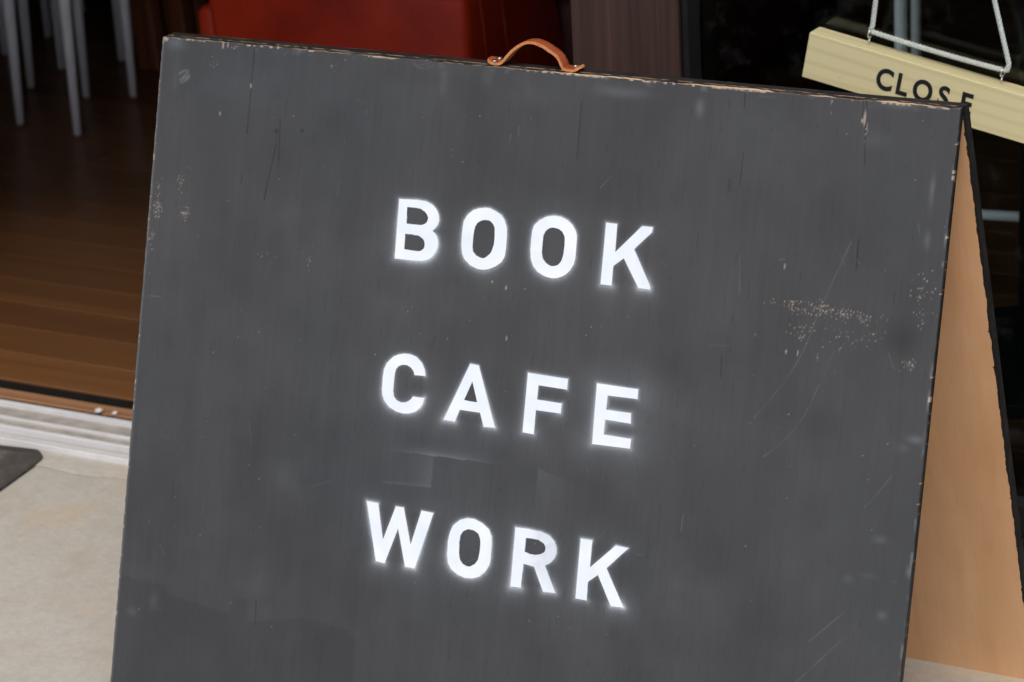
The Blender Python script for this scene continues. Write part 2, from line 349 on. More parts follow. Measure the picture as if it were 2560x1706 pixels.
def m_ply_inner():
    """bare tan plywood, black paint lapping over its right edge"""
    k = NT('bare_plywood')
    v = k.coord(scale=(12, 12, 1.6))
    a = k.noise(v, 2.2, 4, 0.5, 0.8)
    c = k.noise(k.coord(scale=(1, 1, 0.6)), 6, 4, 0.55, 0.5)
    f = k.noise(k.coord(scale=(40, 40, 2)), 14, 3, 0.6)
    col = k.ramp(a, [(0.3, (0.60, 0.350, 0.180)), (0.55, (0.68, 0.405, 0.210)), (0.75, (0.72, 0.44, 0.238))])
    col = k.mix(k.rng(c, 0.35, 0.68, 0, 0.55), col, (0.73, 0.475, 0.280))
    col = k.mix(k.rng(c, 0.5, 0.3, 0, 0.3), col, (0.56, 0.31, 0.150))
    col = k.mix(k.rng(f, 0.55, 0.75, 0, 0.22), col, (0.40, 0.21, 0.10))
    sx = k.n('ShaderNodeSeparateXYZ')
    tc = k.n('ShaderNodeTexCoord')
    k.l(tc.outputs['Object'], sx.inputs[0])
    w1 = k.noise(k.coord(scale=(0, 0, 1)), 28, 3, 0.7)
    w2 = k.noise(k.coord(scale=(0, 0, 1), loc=(0, 0, 7)), 130, 2, 0.6)
    lim = k.math('ADD', k.math('ADD', k.rng(w1, 0.35, 0.7, 0.0014, 0.0042), k.rng(w2, 0.58, 0.8, 0.0, 0.004)), 0.0)
    edge = k.math('GREATER_THAN', sx.outputs[0], k.math('SUBTRACT', 0.910, lim))
    col = k.mix(edge, col, (0.010, 0.010, 0.010))
    k.bump(a, 0.12, 0.001)
    return k.set(col, 0.58, spec=0.35)

def m_letter():
    k = NT('white_spray_paint')
    g = k.noise(k.coord(scale=(1, 1, 0.03)), 520, 4, 0.6)
    d = k.noise(k.coord(), 26, 3, 0.5, 0.5)
    e = k.noise(k.coord(), 110, 4, 0.6)
    col = k.mix(k.rng(d, 0.35, 0.65, 0, 1), (0.61, 0.68, 0.735), (0.69, 0.735, 0.775))
    col = k.mix(k.rng(g, 0.60, 0.76, 0, 0.16), col, (0.40, 0.44, 0.48))
    col = k.mix(k.rng(e, 0.64, 0.76, 0, 0.30), col, (0.56, 0.63, 0.70))
    thin, _, _ = k.attr('thin')
    col = k.mix(k.math('MULTIPLY', thin, k.rng(e, 0.3, 0.7, 0.5, 1.0)), col, (0.40, 0.44, 0.50))
    return k.set(col, 0.5, spec=0.3)

def m_strap_top():
    k = NT('tan_leather')
    a = k.noise(k.coord(), 45, 4, 0.6)
    b = k.noise(k.coord(), 600, 2, 0.6)
    col = k.ramp(a, [(0.3, (0.22, 0.045, 0.013)), (0.7, (0.31, 0.075, 0.022))])
    k.bump(b, 0.15, 0.0004)
    return k.set(col, 0.42, spec=0.45)

def m_strap_edge():
    k = NT('raw_leather_edge')
    a = k.noise(k.coord(), 420, 4, 0.7)
    b = k.noise(k.coord(), 60, 3, 0.6)
    col = k.mix(k.rng(a, 0.3, 0.7), (0.36, 0.13, 0.045), (0.60, 0.27, 0.105))
    col = k.mix(k.rng(b, 0.4, 0.7, 0, 0.5), col, (0.48, 0.20, 0.08))
    k.bump(a, 0.9, 0.0008)
    return k.set(col, 0.8, spec=0.2)

def m_pine():
    k = NT('pale_pine')
    v = k.coord(scale=(1.0, 9, 9))
    w = k.n('ShaderNodeTexWave', wave_type='RINGS', rings_direction='X')
    w.inputs['Scale'].default_value = 9.0
    w.inputs['Distortion'].default_value = 3.0
    w.inputs['Detail'].default_value = 2.0
    w.inputs['Detail Scale'].default_value = 0.8
    mp = k.coord(scale=(0.35, 3.0, 3.0), loc=(0.2, 0.35, 0.55))
    k.l(mp, w.inputs['Vector'])
    a = k.noise(v, 6, 4, 0.6)
    col = k.mix(k.rng(w.outputs['Fac'], 0.55, 1.0, 0, 0.32), (0.72, 0.65, 0.36), (0.56, 0.44, 0.19))
    col = k.mix(k.rng(a, 0.45, 0.75, 0, 0.35), col, (0.72, 0.65, 0.41))
    kn = k.noise(k.coord(loc=(1.2, 0, 3)), 38, 0, 0.4)
    col = k.mix(k.rng(kn, 0.80, 0.86, 0, 0.8), col, (0.36, 0.19, 0.07))
    return k.set(col, 0.55, spec=0.35)

def m_glass():
    """thin window pane: mostly clear, faint green, mirror by Fresnel, a little dust"""
    k = NT('window_glass')
    tr = k.n('ShaderNodeBsdfTransparent')
    tr.inputs['Color'].default_value = (0.90, 0.96, 0.91, 1)
    gl = k.n('ShaderNodeBsdfGlossy')
    gl.inputs['Roughness'].default_value = 0.02
    fr = k.n('ShaderNodeFresnel'); fr.inputs['IOR'].default_value = 1.45
    mx = k.n('ShaderNodeMixShader')
    k.l(fr.outputs[0], mx.inputs[0]); k.l(tr.outputs[0], mx.inputs[1]); k.l(gl.outputs[0], mx.inputs[2])
    df = k.n('ShaderNodeBsdfDiffuse'); df.inputs['Color'].default_value = (0.5, 0.5, 0.5, 1)
    m2 = k.n('ShaderNodeMixShader')
    sp = k.noise(k.coord(), 30, 5, 0.7)
    k.l(k.rng(sp, 0.55, 0.85, 0.0, 0.035), m2.inputs[0])
    k.l(mx.outputs[0], m2.inputs[1]); k.l(df.outputs[0], m2.inputs[2])
    k.l(m2.outputs[0], k.out.inputs['Surface'])
    k.t.nodes.remove(k.p)
    return k.m

def m_mat_pile():
    k = NT('brown_mat_pile')
    a = k.noise(k.coord(), 260, 4, 0.7)
    b = k.noise(k.coord(), 14, 4, 0.6)
    col = k.mix(k.rng(a, 0.3, 0.7), (0.07, 0.056, 0.045), (0.22, 0.18, 0.15))
    col = k.mix(k.rng(b, 0.4, 0.7, 0, 0.4), col, (0.19, 0.155, 0.125))
    k.bump(a, 0.9, 0.004)
    return k.set(col, 0.95, spec=0.1)

M = dict(
    concrete=m_concrete(), mortar=m_mortar(),
    plank=m_wood('floor_plank_wood', (0.100, 0.043, 0.0145), (0.135, 0.059, 0.0200), (0.165, 0.075, 0.0265), 'x', 1.0, 0.34, 0.16, 0.08, 24),
    sill_wood=m_wood('sill_wood', (0.16, 0.075, 0.035), (0.30, 0.155, 0.075), (0.40, 0.23, 0.12), 'x', 1.0, 0.6, 0, 0.3, 60),
    post_wood=m_wood('dark_walnut', (0.022, 0.0125, 0.0098), (0.050, 0.027, 0.020), (0.092, 0.048, 0.033), 'z', 1.0, 0.52, 0, 0.25, 42, 0.35),
    brown_wood=m_wood('red_brown_wood', (0.10, 0.030, 0.012), (0.19, 0.058, 0.020), (0.25, 0.085, 0.03), 'z', 1.0, 0.5, 0, 0.15, 30),
    alu=m_alu(), dusty_alu=m_plain('dusty_track', (0.31, 0.29, 0.26), 0.8, var=0.25, scale=40), red=m_leather_red(), face=m_board_face(), edge=m_board_edge(), ply=m_ply_inner(),
    letter=m_letter(), strap=m_strap_top(), strap_edge=m_strap_edge(), pine=m_pine(), glass=m_glass(), pile=m_mat_pile(),
    ink=m_plain('black_ink', (0.012, 0.013, 0.014), 0.5, var=0.3, scale=200),
    white=m_plain('white_leg_paint', (0.86, 0.86, 0.87), 0.45, var=0.05),
    foot=m_plain('brown_felt', (0.20, 0.13, 0.11), 0.9),
    rope=m_plain('white_cotton_rope', (0.60, 0.64, 0.58), 0.85, var=0.12, scale=400, bump=0.3),
    steel=m_plain('bright_steel', (0.75, 0.73, 0.66), 0.22, 1.0, var=0.08),
    black_metal=m_plain('black_metal', (0.007, 0.0075, 0.008), 0.6, var=0.2, spec=0.3),
    rubber=m_plain('black_rubber', (0.070, 0.063, 0.058), 0.75, var=0.3, scale=60, bump=0.3),
    gap=m_plain('near_black_channel', (0.009, 0.008, 0.007), 0.9, spec=0.15, var=0.5, scale=60),  # one near-black colour for seal strip, channel and subfloor
    wall=m_plain('dark_stained_wall', (0.055, 0.045, 0.038), 0.8),
    soffit=m_plain('soffit_boards', (0.20, 0.17, 0.14), 0.8),
    ceiling=m_plain('ceiling_paint', (0.10, 0.09, 0.085), 0.9),
    seat=m_plain('white_seat', (0.5, 0.5, 0.5), 0.5),
    shaded_red=m_plain('shaded_red_leather', (0.045, 0.009, 0.008), 0.5, var=0.2, scale=8),  # red leather of the seat, its shade behind the window put into the colour
    pebble=m_plain('pale_pebble', (0.6, 0.57, 0.52), 0.9, var=0.2, scale=200),
)
# ------------------------------------------------------------------ the setting
bm = bmesh.new()
S = 400
for a in ((-S, -S), (S, -S), (S, 0.585), (-S, 0.585)): bm.verts.new((a[0], a[1], 0))
bm.verts.ensure_lookup_table(); bm.faces.new(bm.verts)
# the street side of the ground sheet; the slab under the shop lies lower
for a in ((-S, 0.585), (S, 0.585), (S, S), (-S, S)): bm.verts.new((a[0], a[1], -0.03))
bm.verts.ensure_lookup_table(); bm.faces.new(bm.verts[4:8])
bm.faces.new((bm.verts[3], bm.verts[2], bm.verts[5], bm.verts[4]))
ground = tag(obj('ground', bm, M['concrete']), 'pale weathered concrete ground in front of the shop', 'ground', kind='structure')

# strip of patched mortar along the sill, with an uneven edge
bm = bmesh.new()
n = 160
lo = []; hi = []
for i in range(n + 1):
    x = -2.2 + 4.4 * i / n
    e = 0.524 + 0.007 * math.sin(x * 9.1) * math.sin(x * 4.3 + 1) + 0.004 * math.sin(x * 61) + 0.008 * random.random()
    lo.append((x, e)); hi.append((x, 0.5648))
rows = []
for off, z in ((-0.004, 0.0004), (0.0, 0.0016), (None, 0.0024)):
    rows.append([bm.verts.new((q[0], (q[1] + off) if off is not None else h[1], z + 0.0008 * random.random() * (off is not None))) for q, h in zip(lo, hi)])
for r0, r1 in zip(rows, rows[1:]):
    for i in range(n): bm.faces.new((r0[i], r0[i + 1], r1[i + 1], r1[i]))
mo = obj('mortar_strip', bm, M['concrete'], ground, True)

# interior floor: dark subfloor with planks as pieces
SUB = tag(boxobj('shop_floor', (-4.2, 0.762, -0.028), (2.6, 4.4, -0.0085), M['gap']), 'brown wooden plank floor inside the shop', 'floor', kind='structure')
PW = 0.092
shared = {}
def plank(x0, x1, y0):
    L = round(x1 - x0, 2)
    if L not in shared:
        b = bmesh.new(); box(b, (0, 0, 0), (L, PW - 0.0016, 0.014), 0.0012, 1)
        me = bpy.data.meshes.new('plank'); bmesh.ops.recalc_face_normals(b, faces=b.faces[:]); b.to_mesh(me); b.free()
        me.materials.append(M['plank']); shared[L] = me
    o = bpy.data.objects.new('plank', shared[L]); COL.objects.link(o)
    o.parent = SUB; o.location = (x0, y0, -0.0085 + random.uniform(0, 0.0006))
y = 0.763; row = 0
while y < 4.3:
    x = -4.15 + [0, 0.55, 0.3, 0.85, 0.15][row % 5]
    plank(-4.18, x - 0.0014, y) if x > -4.1 else None
    while x < 2.5:
        L = [1.2, 1.5, 0.9, 1.35][int((x * 7.3 + row * 3) % 4)]
        x1 = min(x + L, 2.58)
        if x1 - x > 0.1: plank(x, x1 - 0.0014, y)
        x = x1
    y += PW; row += 1

# ------------------------------------------------------------------ the building
B = tag(empty('cafe_building', (0, 0.7, 0)), 'dark cafe front with an open doorway beside a fixed window', 'building')
def bpart(name, a, b, mat, bevel=0.0):
    o = boxobj(name, tuple(a[i] - (0, 0.7, 0)[i] for i in range(3)), tuple(b[i] - (0, 0.7, 0)[i] for i in range(3)), mat, B, bevel)
    return o
bpart('back_wall', (-4.3, 4.42, -0.03), (2.7, 4.52, 2.6), M['wall'])
bpart('side_wall', (-4.3, 0.60, -0.03), (-4.202, 4.418, 2.6), M['wall'])
bpart('side_wall', (2.602, 0.60, -0.03), (2.7, 4.418, 2.6), M['wall'])
bpart('ceiling', (-4.2, 0.80, 2.5), (2.6, 4.415, 2.58), M['ceiling'])
bpart('front_wall', (-4.2, 0.62, -0.03), (-1.05, 0.78, 2.0), M['wall'])
bpart('front_wall', (1.25, 0.62, -0.03), (2.6, 0.78, 2.0), M['wall'])
bpart('lintel', (-4.2, 0.61, 2.002), (2.6, 0.79, 2.6), M['wall'])
bpart('shading_eave', (-4.6, -0.16, 2.06), (3.0, 0.607, 2.14), M['soffit'])  # unseen eave, height and reach set to limit light on the floor
bpart('roof', (-4.6, 0.58, 2.602), (3.0, 4.7, 2.75), M['soffit'])
post = bpart('door_post', (0.262, 0.655, -0.028), (0.4015, 0.76, 2.0), M['post_wood'], 0.0025)
bpart('window_board', (0.404, 0.66, -0.028), (1.248, 0.76, 0.06), M['black_metal'], 0.002)

# ------------------------------------------------------------------ door sill with sliding-door tracks
sill = tag(empty('door_sill', (0, 0.565, 0)), 'weathered aluminium sliding-door sill with ridges across the doorway', 'sill')
def spart(name, y0, y1, z0, z1, mat, bev=0.0015, x0=-1.048, x1=0.2605):
    return boxobj(name, (x0, y0 - 0.565, z0), (x1, y1 - 0.565, z1), mat, sill, bev)
spart('track_bed', 0.5812, 0.6805, -0.028, 0.0060, M['dusty_alu'], 0)
spart('front_lip', 0.5655, 0.5810, -0.003, 0.0110, M['alu'], 0.0012)
spart('track_rail', 0.5910, 0.5970, 0.0055, 0.0165, M['alu'], 0.0012)
spart('track_rail', 0.6300, 0.6352, 0.0055, 0.0110, M['alu'], 0.0012)
spart('track_rail', 0.6700, 0.6772, 0.0055, 0.0140, M['alu'], 0.0012)
spart('seal_strip', 0.6815, 0.6985, -0.028, 0.0055, M['gap'], 0)
spart('wooden_strip', 0.6990, 0.7310, -0.028, 0.0062, M['sill_wood'], 0.003)
spart('channel', 0.7314, 0.7612, -0.028, 0.0030, M['gap'], 0)
for i, (x, yy, s) in enumerate(((-0.532, 0.701, 0.0062), (-0.507, 0.7035, 0.0045))):
    b = bmesh.new(); bmesh.ops.create_icosphere(b, subdivisions=2, radius=s)
    for v in b.verts: v.co *= 1 + 0.22 * math.sin(v.co.x * 900 + i) * math.cos(v.co.y * 700); v.co.z *= 0.6
    o = obj('pebble', b, M['pebble'], None, True); o.location = (x, yy, 0.0062 + s * 0.52)
    tag(o, ['larger pale crumb lying on the wooden strip of the sill', 'smaller pale crumb beside the larger one on the sill strip'][i], 'pebble', 'crumbs on the sill')

# ------------------------------------------------------------------ window to the right of the post
win = tag(empty('shop_window', (0.404, 0.70, 0.06)), 'tall clear glass pane in a thin black frame beside the wooden post', 'window')
def wpart(name, a, b, mat, bev=0.0):
    return boxobj(name, (a[0] - 0.404, a[1] - 0.70, a[2] - 0.06), (b[0] - 0.404, b[1] - 0.70, b[2] - 0.06), mat, win, bev)
wpart('stile', (0.4042, 0.6590, 0.062), (0.4115, 0.700, 1.998), M['black_metal'], 0.001)
wpart('stile', (1.20, 0.672, 0.062), (1.2475, 0.730, 1.998), M['black_metal'], 0.001)
wpart('rail', (0.4120, 0.664, 0.062), (1.198, 0.698, 0.10), M['black_metal'], 0.001)
wpart('rail', (0.4120, 0.664, 1.95), (1.198, 0.698, 1.996), M['black_metal'], 0.001)
wpart('pane', (0.4120, 0.6900, 0.1005), (1.1995, 0.6940, 1.9495), M['glass'])

# ------------------------------------------------------------------ door mat
matx, maty = -0.508, 0.556
dm = tag(empty('door_mat', (matx, maty, 0.0028)), 'brown pile door mat with a wide black rubber border', 'door mat')
def rrect(x0, y0, x1, y1, r, n=6):
    out = []
    for cx, cy, a0 in ((x1 - r, y1 - r, 0), (x0 + r, y1 - r, 90), (x0 + r, y0 + r, 180), (x1 - r, y0 + r, 270)):
        for i in range(n + 1):
            t = R(a0 + 90 * i / n); out.append((cx + r * math.cos(t), cy + r * math.sin(t)))
    return out
def loopmesh(profile, closed_top):
    b = bmesh.new(); rings = []
    for (ins, z, rr) in profile:
        rings.append([b.verts.new((q[0], q[1], z)) for q in rrect(-0.75 + ins, -0.45 + ins, 0 - ins, 0 - ins, rr)])
    for r0, r1 in zip(rings, rings[1:]):
        for i in range(len(r0)): b.faces.new((r0[i], r0[(i + 1) % len(r0)], r1[(i + 1) % len(r0)], r1[i]))
    if closed_top: b.faces.new(rings[-1])
    return b
obj('rubber_border', loopmesh([(0, 0.001, .022), (0.0025, 0.0075, .020), (0.024, 0.0105, .012), (0.0275, 0.0145, .011), (0.036, 0.0145, .010), (0.039, 0.006, .009)], False), M['rubber'], dm, True)
obj('pile', loopmesh([(0.0385, 0.002, .009), (0.0395, 0.011, .008), (0.044, 0.0125, .006)], True), M['pile'], dm)
dm.rotation_euler = (0, 0, R(7))

# ------------------------------------------------------------------ A-frame sign
W, H, ALPHA, T = 0.910, 0.7315, R(17.124), 0.0090
SA, CA = math.sin(ALPHA), math.cos(ALPHA)
sign = tag(empty('a_frame_sign', (0, 0, 0)), 'dark grey folding A-frame board lettered BOOK CAFE WORK in white spray paint', 'sign board')

def vnoise(shape, cells, seed):
    """smooth value noise on a grid"""
    g = np.random.default_rng(seed).random((cells[0] + 2, cells[1] + 2))
    yy = np.linspace(0, cells[0], shape[0], endpoint=False); xx = np.linspace(0, cells[1], shape[1], endpoint=False)
    yi = yy.astype(int); xi = xx.astype(int); fy = (yy - yi)[:, None]; fx = (xx - xi)[None]
    fy = fy * fy * (3 - 2 * fy); fx = fx * fx * (3 - 2 * fx)
    a = g[yi][:, xi]; b = g[yi][:, xi + 1]; c = g[yi + 1][:, xi]; d = g[yi + 1][:, xi + 1]
    return a * (1 - fx) * (1 - fy) + b * fx * (1 - fy) + c * (1 - fx) * fy + d * fx * fy

STEP = 1.0
nu = int(round(W * 1000 / STEP)); nv = int(round(H * 1000 / STEP))
us = np.linspace(0, W * 1000, nu + 1); vs2 = np.linspace(0, H * 1000, nv + 1)
U, V = np.meshgrid(us, vs2)
SH = U.shape
def seg_dist(pts):
    d = np.full(SH, 1e9)
    for (x0, y0), (x1, y1) in zip(pts, pts[1:]):
        dx, dy = x1 - x0, y1 - y0; L2 = dx * dx + dy * dy + 1e-9
        t = np.clip(((U - x0) * dx + (V - y0) * dy) / L2, 0, 1)
        d = np.minimum(d, np.hypot(U - x0 - t * dx, V - y0 - t * dy))
    return d
def inside(poly, uu=None, vv=None):
    uu = U if uu is None else uu; vv = V if vv is None else vv
    r = np.zeros(uu.shape, bool)
    x0, y0 = poly[-1]
    for x1, y1 in poly:
        c = ((y0 > vv) != (y1 > vv)) & (uu < (x1 - x0) * (vv - y0) / (y1 - y0 + 1e-12) + x0)
        r ^= c; x0, y0 = x1, y1
    return r
def hull(pts):
    pts = sorted(map(tuple, pts))
    def half(ps):
        o = []
        for q in ps:
            while len(o) > 1 and (o[-1][0] - o[-2][0]) * (q[1] - o[-2][1]) - (o[-1][1] - o[-2][1]) * (q[0] - o[-2][0]) <= 0: o.pop()
            o.append(q)
        return o[:-1]
    return half(pts) + half(pts[::-1])

def rounded(loop):
    """soften only the shallow corners of a traced outline"""
    out = []
    n = len(loop)
    for i in range(n):
        a, b, c = np.array(loop[i - 1]), np.array(loop[i]), np.array(loop[(i + 1) % n])
        d0 = (b - a) / np.hypot(*(b - a)); d1 = (c - b) / np.hypot(*(c - b))
        if d0 @ d1 > 0.62:
            k0 = min(0.25 * np.hypot(*(b - a)), 1.6); k1 = min(0.25 * np.hypot(*(c - b)), 1.6)
            e0_, e1_ = b - d0 * k0, b + d1 * k1
            out += [tuple(e0_), tuple(0.25 * (e0_ + e1_) + 0.5 * b), tuple(e1_)]
        else: out.append(tuple(b))
    return out

spray = np.zeros(SH)
for name, loops in LETTERS:
    lo = np.array(loops[0])
    u0, v0 = lo.min(0) - 60; u1, v1 = lo.max(0) + 60
    win_ = (U >= u0) & (U <= u1) & (V >= v0) & (V <= v1)
    d = seg_dist(list(loops[0]) + [loops[0][0]])
    ins = inside(loops[0])
    hp = hull(loops[0])
    hl = inside(hp) & ~ins
    hd = seg_dist(hp + [hp[0]])
    below = np.clip((lo[:, 1].mean() - V) / 40.0, -1, 1)
    left = np.clip((lo[:, 0].mean() - U) / 40.0, -1, 1)
    sig = 1.55 + 0.7 * below + 0.35 * left
    h = 0.46 * np.exp(-d / sig) + (0.050 + 0.035 * below) * np.exp(-d / 7.5) + 0.006 * np.exp(-d / 26.0)
    if name == 'E': h += 0.06 * np.exp(-d / 14.0)
    h = np.where(hl, h * (1 - (0.1 if name in 'E' else 0.62) * np.clip(hd / 5.0, 0, 1)), h)
    h[ins] = 0.5
    spray = np.maximum(spray, h * win_) + 0.25 * np.minimum(spray, h * win_)
spray *= 0.55 + 0.9 * vnoise(SH, (26, 32), 3)
spray += 0.004 * np.exp(-np.hypot((U - 420) / 170, (V - 400) / 190) ** 2) * (0.6 + 0.8 * vnoise(SH, (40, 50), 5))
# dust past the edge of the paper mask between the second and third words
def side(p0, p1): return ((p1[0] - p0[0]) * (V - p0[1]) - (p1[1] - p0[1]) * (U - p0[0])) / math.hypot(p1[0] - p0[0], p1[1] - p0[1])
(a0, a1, a2), (b0, b1), (c0, c1), (e0, e1) = DUST
s = side(a1, a2)
cu = (a0[0] + a2[0]) / 2 - 8
spray += np.where((s > 0), 0.10 * np.exp(-s / 4.0) * np.exp(-((U - cu) / 42.0) ** 2), 0)
m_ = (U < c0[0]) & (V > b1[1] - 1.5 + (U - b1[0]) * 0.02)
spray += np.where(m_ & (V < a0[1] + 2), 0.034 * np.exp(-np.abs(U - c0[0]) / 18.0) * np.clip((a0[1] + 2 - V) / 14.0, 0, 1), 0)
spray += 0.035 * np.exp(-seg_dist([b0, b1]) / 1.0)
se = side(e0, e1)
spray += np.where((se < 4) & (U > e0[0]), 0.035 * np.exp(-np.hypot(U - e0[0], V - e0[1]) / 20.0), 0)
spray = np.clip(spray, 0, 0.9)

chip = np.zeros(SH)
grainy = np.random.default_rng(5).random(SH)
gs = grainy.copy()
for k in (1,): gs[k:] = np.maximum(gs[k:], grainy[:-k] * (0.995 - 0.004 * k))   # flakes run with the grain
for (cu, cv), (ru, rv), dens in CHIPS:
    q = ((U - cu) / max(ru * 0.75, 0.55)) ** 2 + ((V - cv) / max(rv, 0.9)) ** 2
    if dens > 0.65:
        chip = np.maximum(chip, 0.6 * np.clip(1.1 - q, 0, 1) * (0.6 + 0.4 * grainy))
    else:
        pr = dens * np.exp(-q * 1.1) * 0.62
        chip = np.maximum(chip, (gs > 1 - pr * 0.85) * (q < 2.2) * (0.06 + 0.46 * np.roll(grainy, 3, 1) ** 3))
sp = np.random.default_rng(8).random(SH)
chip = np.maximum(chip, (sp > 0.99976) * (0.08 + 0.45 * np.roll(sp, 7, 1) ** 2) * (vnoise(SH, (8, 10), 31) > 0.4))
# frayed top rim and left rim
rim = H * 1000 - V
rn = vnoise(SH, (4, 300), 12); rn2 = vnoise(SH, (4, 40), 13)
chip = np.maximum(chip, ((rim < 1.05) & (rn * 0.6 + rn2 > 1.02)) * 0.6 * rn)
ln = vnoise(SH, (240, 4), 14)
chip = np.maximum(chip, ((U < 1.05) & (ln > 0.86)) * 0.4)
chip = np.maximum(chip, ((U > W * 1000 - 1.3) & (vnoise(SH, (260, 4), 15) > 0.94)) * 0.5)

scr = np.zeros(SH)
def curve(pts, m=6):
    if len(pts) < 3: return pts
    out = []
    for i in range(len(pts) - 1):
        p0, p1, p2, p3 = [np.array(pts[max(0, min(len(pts) - 1, i + k))]) for k in (-1, 0, 1, 2)]
        for j in range(m):
            t = j / m
            out.append(0.5 * (2 * p1 + (p2 - p0) * t + (2 * p0 - 5 * p1 + 4 * p2 - p3) * t * t + (3 * p1 - p0 - 3 * p2 + p3) * t ** 3))
    return out + [np.array(pts[-1])]
for i, pts in enumerate(SCRATCHES):
    scr = np.maximum(scr, 0.11 * np.clip(1.15 - seg_dist(curve(pts)) / 0.72, 0, 1) * (0.2 + 0.9 * vnoise(SH, (60, 60), 40 + i)))
scr = np.maximum(scr, 0.16 * np.clip(1.4 - seg_dist(curve(SCRIB)) / 1.5, 0, 1) * (0.5 + 0.8 * vnoise(SH, (120, 140), 39)))
for i in range(26):
    a, b = rng.uniform(30, 880), rng.uniform(40, 700); th = rng.uniform(0, 6.28); L = rng.uniform(4, 26)
    scr = np.maximum(scr, rng.uniform(0.02, 0.06) * np.clip(1.1 - seg_dist([(a, b), (a + L * math.cos(th), b + L * math.sin(th))]) / 0.9, 0, 1))
for i, ((cu, cv), (ru, rv), s) in enumerate(SMUDGES):
    q = ((U - cu) / ru) ** 2 + ((V - cv) / rv) ** 2
    scr = np.maximum(scr, s * 0.34 * np.exp(-q) * (0.5 + 0.9 * vnoise(SH, (70, 60), 90 + i)))
scr = np.maximum(scr, ((W * 1000 - U) < 3.0) * np.clip(vnoise(SH, (90, 3), 17) * 1.6 - 0.95, 0, 1) * 0.28)
scr = np.maximum(scr, (U < 3.5) * 0.16 * np.clip(1 - U / 3.5, 0, 1))
scr = np.maximum(scr, (rim < 7) * np.clip(vnoise(SH, (90, 120), 18) * 1.7 - 1.15, 0, 1) * 0.4 * np.clip(1 - rim / 7, 0, 1))

dark = np.zeros(SH)
for pts in CRACKS:
    w = 0.62
    dark = np.maximum(dark, 0.9 * np.clip(1.25 - seg_dist(pts) / w * 0.8, 0, 1) * (0.45 + 0.6 * vnoise(SH, (70, 20), 71)))
for i in range(1200):                                         # open pores along the grain
    a = rng.uniform(4, 906); b = rng.uniform(8, 722); L = rng.uniform(2, 9) * (1 + (rng.random() < 0.08) * 2.5)
    i0 = int(round(a / STEP)); j0 = int(round(b / STEP)); j1 = min(nv, j0 + max(1, int(L / STEP)))
    dark[j0:j1, i0] = np.maximum(dark[j0:j1, i0], rng.uniform(0.08, 0.34))
for (cu, cv), (ru, rv), s in DARKS:
    if ru < 4: dark = np.maximum(dark, s * np.exp(-((U - cu) / ru) ** 2 - ((V - cv) / rv) ** 2))

tone = 1.0 + 0.22 * (vnoise(SH, (7, 16), 21) - 0.5) + 0.13 * (vnoise(SH, (20, 24), 22) - 0.5) + 0.07 * (vnoise(SH, (4, 60), 23) - 0.5) + 0.08 * (vnoise(SH, (45, 55), 27) - 0.5) + 0.05 * (vnoise(SH, (5, 240), 26) - 0.5)
for (cu, cv), (ru, rv), s in DARKS:
    if ru >= 4: tone *= 1 - s * np.exp(-((U - cu) / ru) ** 2 - ((V - cv) / rv) ** 2) * (0.7 + 0.5 * vnoise(SH, (40, 40), 24))
# brush coats with straight lap edges
pin = inside(PATCH).astype(float)
for _ in range(2):
    pin[1:-1, 1:-1] = (pin[1:-1, 1:-1] * 2 + pin[:-2, 1:-1] + pin[2:, 1:-1] + pin[1:-1, :-2] + pin[1:-1, 2:]) / 6
tone *= 1 - 0.15 * pin
for i, (x0, y0, x1, y1, k_) in enumerate(((270, 330, 300, 620, .04), (120, 80, 210, 560, -.035), (610, 300, 640, 700, .03), (0, 600, 910, 655, -.02), (430, 40, 560, 190, -.05), (700, 120, 830, 420, .03), (20, 300, 70, 660, .05))):
    f = lambda x, a, b: 1 / (1 + np.exp(-(x - a) / 2.5)) / (1 + np.exp((x - b) / 2.5))
    tone *= 1 + k_ * f(U + 8 * vnoise(SH, (9, 9), 50 + i), x0, x1) * f(V + 14 * vnoise(SH, (9, 9), 60 + i), y0, y1)
spray_hole = np.zeros(SH, bool)
for name, loops in LETTERS:
    for lp in loops[1:]: spray_hole |= inside(lp)
spray[spray_hole] = 0.012

# panel mesh: worn grid in front, then edges and back
co = np.stack([U / 1000, -0.0 + 0.00025 * chip + 0.0004 * dark * 0.5 + 0.0007 * (vnoise(SH, (5, 6), 70) - 0.5), V / 1000], -1).reshape(-1, 3)
co[:, 1] += 0.0
# wavering rims
edge_w = 0.0007 * (vnoise(SH, (120, 4), 80) - 0.5)
cx = co[:, 0].reshape(SH); cx[:, 0] += edge_w[:, 0]; cx[:, -1] += edge_w[:, 2]
cz = co[:, 2].reshape(SH); tw = 0.0009 * (vnoise(SH, (4, 160), 81)[1] - 0.5); cz[-1, :] += tw
idx = np.arange(SH[0] * SH[1]).reshape(SH)
quads = np.stack([idx[:-1, :-1], idx[:-1, 1:], idx[1:, 1:], idx[1:, :-1]], -1).reshape(-1, 4)
NTOP = 12
TA = math.tan(ALPHA)
tys = np.linspace(0, T, NTOP + 1)
top_rows = [idx[-1]]
extra = []; base = co.shape[0]
topw = []
r1 = vnoise((NTOP + 1, nu + 1), (3, 130), 101); r2 = vnoise((NTOP + 1, nu + 1), (3, 26), 102); r3 = vnoise((NTOP + 1, nu + 1), (8, 420), 103); r4 = vnoise((NTOP + 1, nu + 1), (6, 60), 104)
ufrac = us / (W * 1000)
